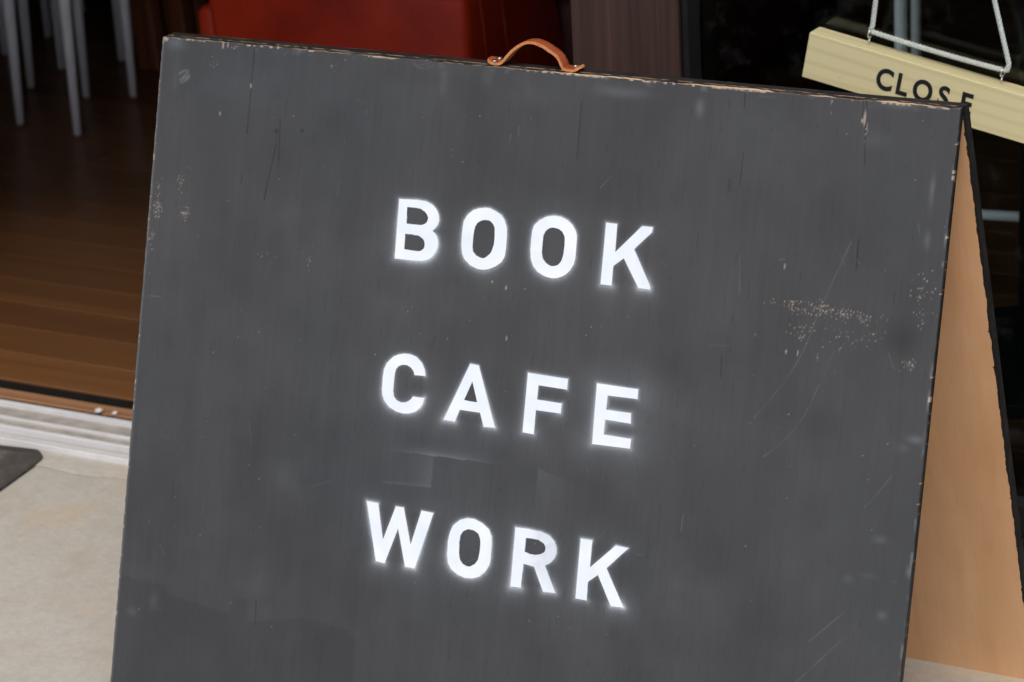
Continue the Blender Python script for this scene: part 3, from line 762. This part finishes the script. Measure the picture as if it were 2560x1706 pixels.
for j in range(1, NTOP + 1):
    yv = tys[j]
    zz = co[idx[-1], 2] + yv * TA - 0.0003 * np.abs(r3[j] - 0.5) * 2
    extra.append(np.stack([us / 1000, np.full(nu + 1, yv), zz], -1))
    lim = 0.0006 + 0.0046 * np.clip((r2[0] - 0.42) * 3.0, 0, 1) * np.clip((ufrac - 0.46) * 5, 0.12, 1) + 0.0007 * r1[0]
    lim = np.where((ufrac < 0.5) & (r2[0] < 0.6), 0.0002 + 0.0012 * (r1[0] > 0.6), lim)
    c_ = np.clip((lim - yv) / 0.0008 + 0.5, 0, 1)
    fl = (r3[j] > 0.80) * (r4[j] > 0.55) * 0.30 * (np.clip(1.2 - np.abs(ufrac - 0.45) * 1.2, 0.15, 1))
    topw.append(np.stack([np.maximum(c_, fl), np.clip(r4[j] * 1.5 - 0.75, 0, 1) * 0.8, 0 * c_], -1))
    top_rows.append(base + np.arange((j - 1) * (nu + 1), j * (nu + 1)))
extra = np.concatenate(extra); topw = np.concatenate(topw)
allv = np.concatenate([co, extra])
tq = []
for a, b in zip(top_rows, top_rows[1:]):
    tq.append(np.stack([a[:-1], a[1:], b[1:], b[:-1]], -1))
tq = np.concatenate(tq)
# right and left edges, bottom and back, as strips to a back frame
nb = allv.shape[0]
bl = np.stack([np.zeros(nv + 1), np.full(nv + 1, T), co[idx[:, 0], 2]], -1); bl[-1] = allv[top_rows[-1][0]]
br = np.stack([np.full(nv + 1, W), np.full(nv + 1, T), co[idx[:, -1], 2]], -1); br[-1] = allv[top_rows[-1][-1]]
bb = np.array([])
allv = np.concatenate([allv, bl, br])
li = nb + np.arange(nv + 1); ri = nb + nv + 1 + np.arange(nv + 1)
sq = np.concatenate([np.stack([idx[1:, 0], li[1:], li[:-1], idx[:-1, 0]], -1)[:, ::-1], np.stack([idx[:-1, -1], ri[:-1], ri[1:], idx[1:, -1]], -1)])
faces = np.concatenate([quads, tq, sq])
nq0, nq1, nq2 = len(quads), len(tq), len(sq)
loops_total = faces.size
polys_extra = [np.concatenate([li, top_rows[-1][1:-1], ri[::-1]]),                      # back
               np.concatenate([idx[0], [ri[0], li[0]]]),                                 # bottom
               np.concatenate([[idx[-1][0]], [r[0] for r in top_rows[1:]]]),
               np.concatenate([[idx[-1][-1]], [r[-1] for r in top_rows[1:]]])][:2]
lv = np.concatenate([faces.ravel()] + polys_extra).astype(np.int32)
ls = np.concatenate([np.arange(len(faces)) * 4, [len(faces) * 4, len(faces) * 4 + len(polys_extra[0])]]).astype(np.int32)
me = bpy.data.meshes.new('front_panel')
me.vertices.add(len(allv)); me.vertices.foreach_set('co', allv.astype(np.float32).ravel())
me.loops.add(len(lv)); me.loops.foreach_set('vertex_index', lv)
me.polygons.add(len(ls)); me.polygons.foreach_set('loop_start', ls)
mi = np.zeros(len(ls), np.int32); mi[nq0:nq0 + nq1 + nq2] = 1; mi[-2] = 2; mi[-1] = 1
me.polygons.foreach_set('material_index', mi)
me.update(calc_edges=True); me.validate()
def put(me, name, arr):
    a = me.attributes.new(name, 'FLOAT_COLOR', 'POINT')
    a.data.foreach_set('color', np.concatenate([arr, np.ones((len(arr), 1))], 1).astype(np.float32).ravel())
wear = np.zeros((len(allv), 3)); coat = np.ones((len(allv), 3))
wear[:len(co)] = np.stack([chip, spray, scr], -1).reshape(-1, 3)
coat[:len(co)] = np.stack([dark, tone, tone * 0], -1).reshape(-1, 3)
wear[len(co):len(co) + len(topw)] = topw
ewl = (np.random.default_rng(9).random(2 * (nv + 1)) > 0.97) * 0.6
wear[nb:] = np.stack([ewl, ewl * 0, ewl * 0], -1)
put(me, 'wear', wear); put(me, 'coat', coat)
fp = link('front_panel', me, [M['face'], M['edge'], M['ply']], sign)
fp['label'] = 'worn dark grey front panel with white lettering'
fp.rotation_euler = (-ALPHA, 0, 0)

# letters: thin sprayed paint on the face
def letter(ch, loops, idx_):
    cu = bpy.data.curves.new('letter', 'CURVE'); cu.dimensions = '2D'; cu.fill_mode = 'BOTH'; cu.extrude = 0.0001
    for lp in loops:
        pts = rounded(lp)
        sp_ = cu.splines.new('POLY'); sp_.points.add(len(pts) - 1); sp_.use_cyclic_u = True
        for pt, q in zip(sp_.points, pts):
            pt.co = (q[0] / 1000 + random.uniform(-1, 1) * 0.00012, q[1] / 1000 + random.uniform(-1, 1) * 0.00012, 0, 1)
    tmp = bpy.data.objects.new('tmp', cu); COL.objects.link(tmp)
    dg = bpy.context.evaluated_depsgraph_get()
    me_ = bpy.data.meshes.new_from_object(tmp.evaluated_get(dg))
    bpy.data.objects.remove(tmp); bpy.data.curves.remove(cu)
    b = bmesh.new(); b.from_mesh(me_)
    bmesh.ops.triangulate(b, faces=b.faces[:])
    if ch == 'R':
        bmesh.ops.subdivide_edges(b, edges=[e for e in b.edges if e.calc_length() > 0.004], cuts=3)
    b.to_mesh(me_); b.free()
    n_ = len(me_.vertices)
    c = np.empty(n_ * 3, np.float32); me_.vertices.foreach_get('co', c); c = c.reshape(-1, 3).copy()
    th = np.zeros((n_, 3))
    if ch == 'R':
        x0, x1 = c[:, 0].min(), c[:, 0].max(); fx = (c[:, 0] - x0) / (x1 - x0); fy = (c[:, 1] - c[:, 1].min()) / np.ptp(c[:, 1])
        th[:, 0] = np.clip((fx - 0.30) * 6, 0, 1) * np.clip(1.1 - fy * 0.1, 0, 1) * np.clip(fy * 3 - 0.1, 0.1, 1) * 0.55
    c2 = np.stack([c[:, 0], -c[:, 2] - 0.00056, c[:, 1]], -1)
    me_.vertices.foreach_set('co', c2.astype(np.float32).ravel()); me_.update()
    put(me_, 'thin', th)
    o = link('letter', me_, M['letter'], fp)
    o['label'] = 'white sprayed letter ' + ch
for i, (ch_, loops) in enumerate(LETTERS): letter(ch_, loops, i)

# rear panel, mirrored lean; its inner side is bare plywood
b = bmesh.new()
TR = 0.0111
prof = [(-TR, 0.0), (0.0, 0.0), (0.0, H), (-TR, H + TR * TA)]        # (local y, local z); outer face at y = 0
ring = [[b.verts.new((x, q[0], q[1])) for q in prof] for x in (0, W)]
for i in range(4): b.faces.new((ring[0][i], ring[0][(i + 1) % 4], ring[1][(i + 1) % 4], ring[1][i]))
b.faces.new(ring[0]); b.faces.new(ring[1][::-1])
bmesh.ops.recalc_face_normals(b, faces=b.faces[:])
for f in b.faces:
    f.material_index = 1 if f.normal.y < -0.7 else 0
bmesh.ops.subdivide_edges(b, edges=[e for e in b.edges if e.calc_length() > 0.3], cuts=24, use_grid_fill=True)
me = bpy.data.meshes.new('rear_panel'); b.to_mesh(me); b.free()
rp = link('rear_panel', me, [M['edge'], M['ply']], sign)
rp['label'] = 'bare tan plywood inner side with black painted edge'
G = 0.0213
rp.location = (0, 2 * H * SA + G, 0)
rp.rotation_euler = (ALPHA, 0, 0)
# two flat hinges set between the panels under the top edge
for hx in (0.16, 0.70):
    boxobj('hinge', (hx, H * SA + T * CA + 0.0016, H * CA - 0.036), (hx + 0.06, H * SA + G - TR * CA + 0.0036, H * CA - 0.012), M['black_metal'], sign, 0.0004)

# leather handle
zt = H * CA; yt = H * SA
path = [(0.3985, 0.0052), (0.4030, 0.0030), (0.4090, 0.0016), (0.4150, 0.0022), (0.4190, 0.0050), (0.4245, 0.0110), (0.4320, 0.0180), (0.4400, 0.0235), (0.4480, 0.0262), (0.4560, 0.0262), (0.4650, 0.0232), (0.4735, 0.0185), (0.4800, 0.0140), (0.4835, 0.0080), (0.4856, 0.0032), (0.4890, 0.0018), (0.4950, 0.0016), (0.5010, 0.0022), (0.5065, 0.0052)]
def spline(pts, m=5):
    out = []
    for i in range(len(pts) - 1):
        p0, p1, p2, p3 = [np.array(pts[max(0, min(len(pts) - 1, i + k))]) for k in (-1, 0, 1, 2)]
        for j in range(m):
            t = j / m
            out.append(0.5 * (2 * p1 + (p2 - p0) * t + (2 * p0 - 5 * p1 + 4 * p2 - p3) * t * t + (3 * p1 - p0 - 3 * p2 + p3) * t ** 3))
    out.append(np.array(pts[-1])); return out
sp_ = spline(path)
b = bmesh.new(); TH = 0.0027; rings = []
def strap_w(i):
    x = sp_[i][0]
    e = min(x - 0.3985, 0.5065 - x)
    return 0.0070 + 0.0018 * max(0, 1 - abs(e - 0.008) / 0.012) - 0.0035 * max(0, 1 - e / 0.003)
for i, q in enumerate(sp_):
    a = sp_[max(i - 1, 0)]; c = sp_[min(i + 1, len(sp_) - 1)]
    d = (c - a) / np.hypot(*(c - a)); nrm = np.array([-d[1], d[0]])
    w = strap_w(i)
    ymid = yt + 0.0115
    ring_ = []
    for (yy, k_) in ((-w, 0.0), (-w, TH), (-w * 0.5, TH + 0.0002), (0, TH + 0.0003), (w * 0.5, TH + 0.0002), (w, TH), (w, 0.0), (0, 0.0)):
        jit = random.uniform(-1, 1) * 0.00022 if abs(yy) == w else 0
        ring_.append(b.verts.new((q[0] + nrm[0] * (k_ + jit), ymid + yy + jit, zt + q[1] - 0.0008 + nrm[1] * (k_ + jit))))
    rings.append(ring_)
for r0, r1 in zip(rings, rings[1:]):
    for k_ in range(8):
        f = b.faces.new((r0[k_], r0[(k_ + 1) % 8], r1[(k_ + 1) % 8], r1[k_]))
        f.material_index = 0 if k_ in (1, 2, 3, 4) else 1
for r_ in (rings[0], rings[-1]):
    f = b.faces.new(r_); f.material_index = 1
ho = obj('handle', b, [M['strap'], M['strap_edge']], sign)
ho['label'] = 'arched tan leather strap handle'
for f in ho.data.polygons: f.use_smooth = f.material_index == 0
def screw(x, y, z, tilt):
    b = bmesh.new()
    prof = [(0.0, 0.0), (0.0034, 0.0), (0.0033, 0.0006), (0.0026, 0.0013), (0.0014, 0.0017)]
    n_ = 16
    rr = [[b.verts.new((r_ * math.cos(2 * math.pi * k_ / n_), r_ * math.sin(2 * math.pi * k_ / n_), h_)) for k_ in range(n_)] for r_, h_ in prof[1:]]
    for a, c in zip(rr, rr[1:]):
        for k_ in range(n_): b.faces.new((a[k_], a[(k_ + 1) % n_], c[(k_ + 1) % n_], c[k_]))
    cen = b.verts.new((0, 0, 0.0009))                          # sunk cross recess
    for k_ in range(n_): b.faces.new((rr[-1][k_], rr[-1][(k_ + 1) % n_], cen))
    o = obj('screw', b, M['steel'], ho); o.location = (x, y, z); o.rotation_euler = tilt
screw(0.4075, yt + 0.0068, zt + 0.0044, (0, -0.12, 0))
screw(0.4073, yt + 0.0172, zt + 0.0044, (0, -0.12, 0.4))
screw(0.4965, yt + 0.0150, zt + 0.0042, (0, 0.06, 0.9))

# ------------------------------------------------------------------ hanging CLOSE sign before the glass
TILT = R(11.6)
hs = tag(empty('hanging_sign', (0.5268 + 0.44 * (0.741 - 0.655), 0.655, 0.6154 + 0.28 * (0.741 - 0.655)), (0, TILT, 0)), 'pale pine block reading CLOSE hanging crooked on a white rope before the glass', 'sign')
b = bmesh.new(); box(b, (0, 0, -0.0535), (0.345, 0.028, 0), 0.0012, 2)
obj('wooden_block', b, M['pine'], hs)
cap = 0.0247
for ch_, x_, w_ in (('C', 0.0870, 0), ('L', 0.1110, 0), ('O', 0.1310, 0), ('S', 0.1612, 0), ('E', 0.1872, 0)):
    cu = bpy.data.curves.new('letter', 'FONT'); cu.body = ch_; cu.size = 0.0338; cu.extrude = 0.0002; cu.resolution_u = 6
    cu.offset = 0.0010
    tmp = bpy.data.objects.new('tmp', cu); COL.objects.link(tmp)
    me_ = bpy.data.meshes.new_from_object(tmp.evaluated_get(bpy.context.evaluated_depsgraph_get()))
    bpy.data.objects.remove(tmp); bpy.data.curves.remove(cu)
    o = link('letter', me_, M['ink'], hs); o['label'] = 'black printed letter ' + ch_
    o.rotation_euler = (math.pi / 2, 0, 0); o.location = (x_, -0.0004, -0.0395); o.scale = (0.86, 1, 1)
def eye(x):
    b = bmesh.new()
    pts = [(x, 0.014, -0.004), (x, 0.014, 0.009)]
    tube(b, pts, 0.0012, 8)
    ring_ = [(x + 0.0006 * math.sin(t), 0.014 + 0.0052 * math.sin(t), 0.0142 - 0.0052 * math.cos(t)) for t in np.linspace(0, 2 * math.pi * 0.96, 22)]
    tube(b, ring_, 0.0011, 8)
    b2 = []
    obj('eye_screw', b, M['steel'], hs, True)
eye(0.066); eye(0.224)
inv = hs.matrix_basis.inverted()
EL = Vector((0.066, 0.014, 0.0155)); ER = Vector((0.224, 0.014, 0.0155))
wl = hs.matrix_basis @ EL; wr = hs.matrix_basis @ ER
apex = inv @ Vector((0.690, 0.669, 1.045))
def rope_path():
    pts = []
    def run(a, c, n_, sag=0.0):
        for i in range(n_):
            t = i / n_; q = a.lerp(c, t); q.z -= sag * 4 * t * (1 - t); pts.append(q)
    c_in = 0.006
    run(apex, EL + Vector((0.001, -0.001, 0.008)), 240)
    run(EL + Vector((0.001, -0.001, 0.008)), EL + Vector((-0.001, 0, 0.001)), 5); run(EL + Vector((-0.001, 0, 0.001)), EL + Vector((0.008, 0, 0.0005)), 5)
    run(EL + Vector((0.008, 0, 0.0005)), ER + Vector((-0.004, 0, 0.0005)), 130, 0.0012)
    run(ER + Vector((-0.004, 0, 0.0005)), ER + Vector((0.004, 0, 0.002)), 5); run(ER + Vector((0.004, 0, 0.002)), ER + Vector((0.0045, 0, 0.009)), 5)
    run(ER + Vector((0.0045, 0, 0.009)), apex, 240)
    return pts
pts = rope_path()
b = bmesh.new()
acc = 0.0
dirs = []
for i in range(len(pts)):
    t = (pts[min(i + 2, len(pts) - 1)] - pts[max(i - 2, 0)]).normalized(); dirs.append(t)
for sidx in range(3):
    out = []; acc = 0.0
    for i, q in enumerate(pts):
        if i: acc += (q - pts[i - 1]).length
        t = dirs[i]; a = t.cross(Vector((0, 1, 0))).normalized(); c = t.cross(a)
        ph = acc / 0.0130 * 2 * math.pi + sidx * 2 * math.pi / 3
        out.append(q + (a * math.cos(ph) + c * math.sin(ph)) * 0.0017)
    tube(b, out, 0.00145, 7)
obj('rope', b, M['rope'], hs, True)
# ceiling hook the rope hangs from
hk = bmesh.new(); wa = hs.matrix_basis @ apex
tube(hk, [(wa.x, wa.y, 2.058), (wa.x, wa.y, wa.z + 0.012), (wa.x, wa.y + 0.006, wa.z - 0.004), (wa.x, wa.y + 0.010, wa.z + 0.006)], 0.0012, 6)
tag(obj('wire_hook', hk, M['steel']), 'thin steel wire hook holding the rope of the crooked wooden sign', 'hook')

# ------------------------------------------------------------------ furniture inside the shop
def stool(label, feet, h, lean=0.02):
    cx = sum(f[0] for f in feet) / len(feet); cy = sum(f[1] for f in feet) / len(feet)
    t = tag(empty('stool', (cx, cy, 0)), label, 'stool', 'white-legged stools crowded inside the doorway')
    tops = []
    for fx, fy in feet:
        x, y_ = fx - cx, fy - cy
        b = bmesh.new()
        top = (x * (1 - lean), y_ * (1 - lean), h)
        tube(b, [(x, y_, 0.006), tuple(x_ * 1 for x_ in ((x * (1 - lean * .5)), (y_ * (1 - lean * .5)), h * 0.5)), top], [0.0078, 0.0115, 0.0145], 12)
        lg = obj('leg', b, M['white'], t, True)
        b = bmesh.new(); tube(b, [(x, y_, 0.0016), (x, y_, 0.0065)], 0.0072, 12); obj('foot_pad', b, M['foot'], lg)
        tops.append(top)
    b = bmesh.new()
    r_ = max(math.hypot(q[0], q[1]) for q in tops) + 0.02
    n_ = 40
    rings = []
    for rr, z in ((r_ - 0.004, h - 0.001), (r_, h + 0.004), (r_, h + 0.018), (r_ - 0.006, h + 0.024)):
        rings.append([b.verts.new((rr * math.cos(2 * math.pi * k_ / n_), rr * math.sin(2 * math.pi * k_ / n_), z)) for k_ in range(n_)])
    for r0, r1 in zip(rings, rings[1:]):
        for k_ in range(n_): b.faces.new((r0[k_], r0[(k_ + 1) % n_], r1[(k_ + 1) % n_], r1[k_]))
    b.faces.new(rings[0][::-1]); b.faces.new(rings[-1])
    obj('seat', b, M['seat'], t)
    return t
FZ = 0.0062
STL = 'stool with slim tapered white legs crowded among others on the dark floor'
stools = [
    (STL, [(-1.567, 1.851), (-1.747, 2.213), (-1.385, 2.393), (-1.205, 2.03)], 0.44),
    (STL, [(-1.416, 1.827), (-1.714, 2.073), (-1.468, 2.371), (-1.17, 2.125)], 0.50),
    (STL, [(-1.476, 2.084), (-1.875, 2.02), (-1.938, 2.419), (-1.54, 2.48)], 0.56),
    (STL, [(-1.563, 2.05), (-1.665, 2.304), (-1.411, 2.406), (-1.309, 2.152)], 0.62),
    (STL, [(-1.932, 2.268), (-2.28, 2.20), (-2.35, 2.55), (-2.0, 2.62)], 0.44)]
for lb, ft, hh in stools:
    o = stool(lb, ft, hh); o.location.z = FZ

# white chair behind the window: legs, stretcher, seat, back
ch = tag(empty('chair', (0.45, 1.66, FZ)), 'tall white metal chair with a low stretcher standing behind the window', 'chair')
def chleg(x0, y0, x1, y1, z1, r_=0.0095):
    b = bmesh.new(); tube(b, [(x0 - 0.45, y0 - 1.66, 0.0), (x1 - 0.45, y1 - 1.66, z1)], r_, 12); return obj('leg', b, M['white'], ch, True)
chleg(0.333, 1.5, 0.333, 1.5, 0.70); chleg(0.700, 1.5, 0.690, 1.5, 0.70); chleg(0.2165, 1.85, 0.2165, 1.85, 1.05, 0.0080); chleg(0.640, 1.86, 0.640, 1.86, 1.05, 0.0080)
b = bmesh.new(); tube(b, [(0.333 - 0.45, 1.5 - 1.66, 0.146), (0.70 - 0.45, 1.5 - 1.66, 0.163)], 0.0075, 10); obj('stretcher', b, M['white'], ch, True)
boxobj('seat', (0.22 - 0.45, 1.47 - 1.66, 0.7005), (0.70 - 0.45, 1.84 - 1.66, 0.725), M['seat'], ch, 0.006)
boxobj('backrest', (0.205 - 0.45, 1.869 - 1.66, 0.86), (0.655 - 0.45, 1.884 - 1.66, 1.05), M['seat'], ch, 0.005)

# black pedestal table by the window
tb = tag(empty('pedestal_table', (0.596, 1.335, FZ)), 'black pedestal table just inside the window', 'table')
b = bmesh.new(); tube(b, [(0, 0, 0.018), (0, 0, 0.705)], 0.026, 20); obj('column', b, M['black_metal'], tb, True)
def disc(name, r_, z0, z1, mat, par, n_=48):
    b = bmesh.new(); rings = []
    for rr, z in ((r_, z0), (r_, z1 - 0.003), (r_ - 0.004, z1)):
        rings.append([b.verts.new((rr * math.cos(2 * math.pi * k_ / n_), rr * math.sin(2 * math.pi * k_ / n_), z)) for k_ in range(n_)])
    for r0, r1 in zip(rings, rings[1:]):
        for k_ in range(n_): b.faces.new((r0[k_], r0[(k_ + 1) % n_], r1[(k_ + 1) % n_], r1[k_]))
    b.faces.new(rings[0][::-1]); b.faces.new(rings[-1]); return obj(name, b, mat, par)
disc('base', 0.20, 0.0, 0.017, M['black_metal'], tb)
disc('table_top', 0.33, 0.706, 0.73, M['post_wood'], tb)

# low red leather armchair: near arm block, back, seat, plinth
so = tag(empty('armchair', (-0.6, 1.8, FZ)), 'low red leather armchair just inside the doorway', 'armchair')
def slab(name, a, c, mat, bev, taper=None, seg=3):
    b = bmesh.new(); box(b, a, c, 0)
    if taper:
        for v in b.verts: taper(v)
    bmesh.ops.bevel(b, geom=b.edges[:], offset=bev, segments=seg, profile=0.5, affect='EDGES')
    for v in b.verts: v.co -= Vector((-0.6, 1.8, 0))
    return obj(name, b, mat, so, True)
def tap(v):
    if v.co.z < 0.2 and v.co.y > 1.6: v.co.y += 0.10
    if v.co.z < 0.2 and v.co.x < -0.6: v.co.x += 0.03
arm = slab('arm', (-0.862, 1.488, 0.10), (-0.374, 1.765, 0.413), M['red'], 0.016, tap)
slab('arm_pad', (-0.858, 1.494, 0.4135), (-0.378, 1.76, 0.452), M['red'], 0.015)
slab('seat', (-0.70, 1.80, 0.185), (-0.135, 2.40, 0.345), M['shaded_red'], 0.04)
slab('backrest', (-0.96, 1.80, 0.14), (-0.705, 2.40, 0.85), M['red'], 0.04)
slab('arm', (-0.862, 2.405, 0.10), (-0.374, 2.68, 0.413), M['red'], 0.016)
slab('plinth', (-0.86, 1.88, 0.02), (-0.20, 2.66, 0.098), M['brown_wood'], 0.006)
slab('side_cushion', (-0.905, 1.52, 0.250), (-0.864, 1.76, 0.356), M['red'], 0.016)
slab('plinth', (-0.93, 1.60, 0.0), (-0.42, 1.87, 0.099), M['brown_wood'], 0.006)
bseam = bmesh.new()
for yy in (1.535, 1.60): tube(bseam, [(-0.374 + 0.6, yy - 1.8, 0.40), (-0.374 + 0.6, yy + 0.035 - 1.8, 0.115)], 0.0014, 8)
obj('seam', bseam, M['red'], arm, True)

# red-brown wooden chair beyond the stools
wc = tag(empty('chair', (-1.47, 2.42, FZ)), 'red-brown wooden chair with flat legs behind the white-legged stools', 'chair')
for x, y_, w in ((-1.573, 2.285, 0.026), (-1.569, 2.383, 0.024), (-1.575, 2.455, 0.016), (-1.30, 2.56, 0.024)):
    b = bmesh.new(); box(b, (x - w, y_ - 0.018, 0.0), (x + w, y_ + 0.018, 0.44), 0.004, 1)
    for v in b.verts:
        v.co.x -= 0.03 * v.co.z / 0.44 - 0.0
        v.co -= Vector((-1.47, 2.42, 0))
    obj('leg', b, M['brown_wood'], wc)
boxobj('seat', (-1.66 + 1.47, 2.24 - 2.42, 0.441), (-1.24 + 1.47, 2.62 - 2.42, 0.465), M['brown_wood'], wc, 0.006)
boxobj('backrest', (-1.65 + 1.47, 2.60 - 2.42, 0.466), (-1.25 + 1.47, 2.618 - 2.42, 0.84), M['brown_wood'], wc, 0.004)
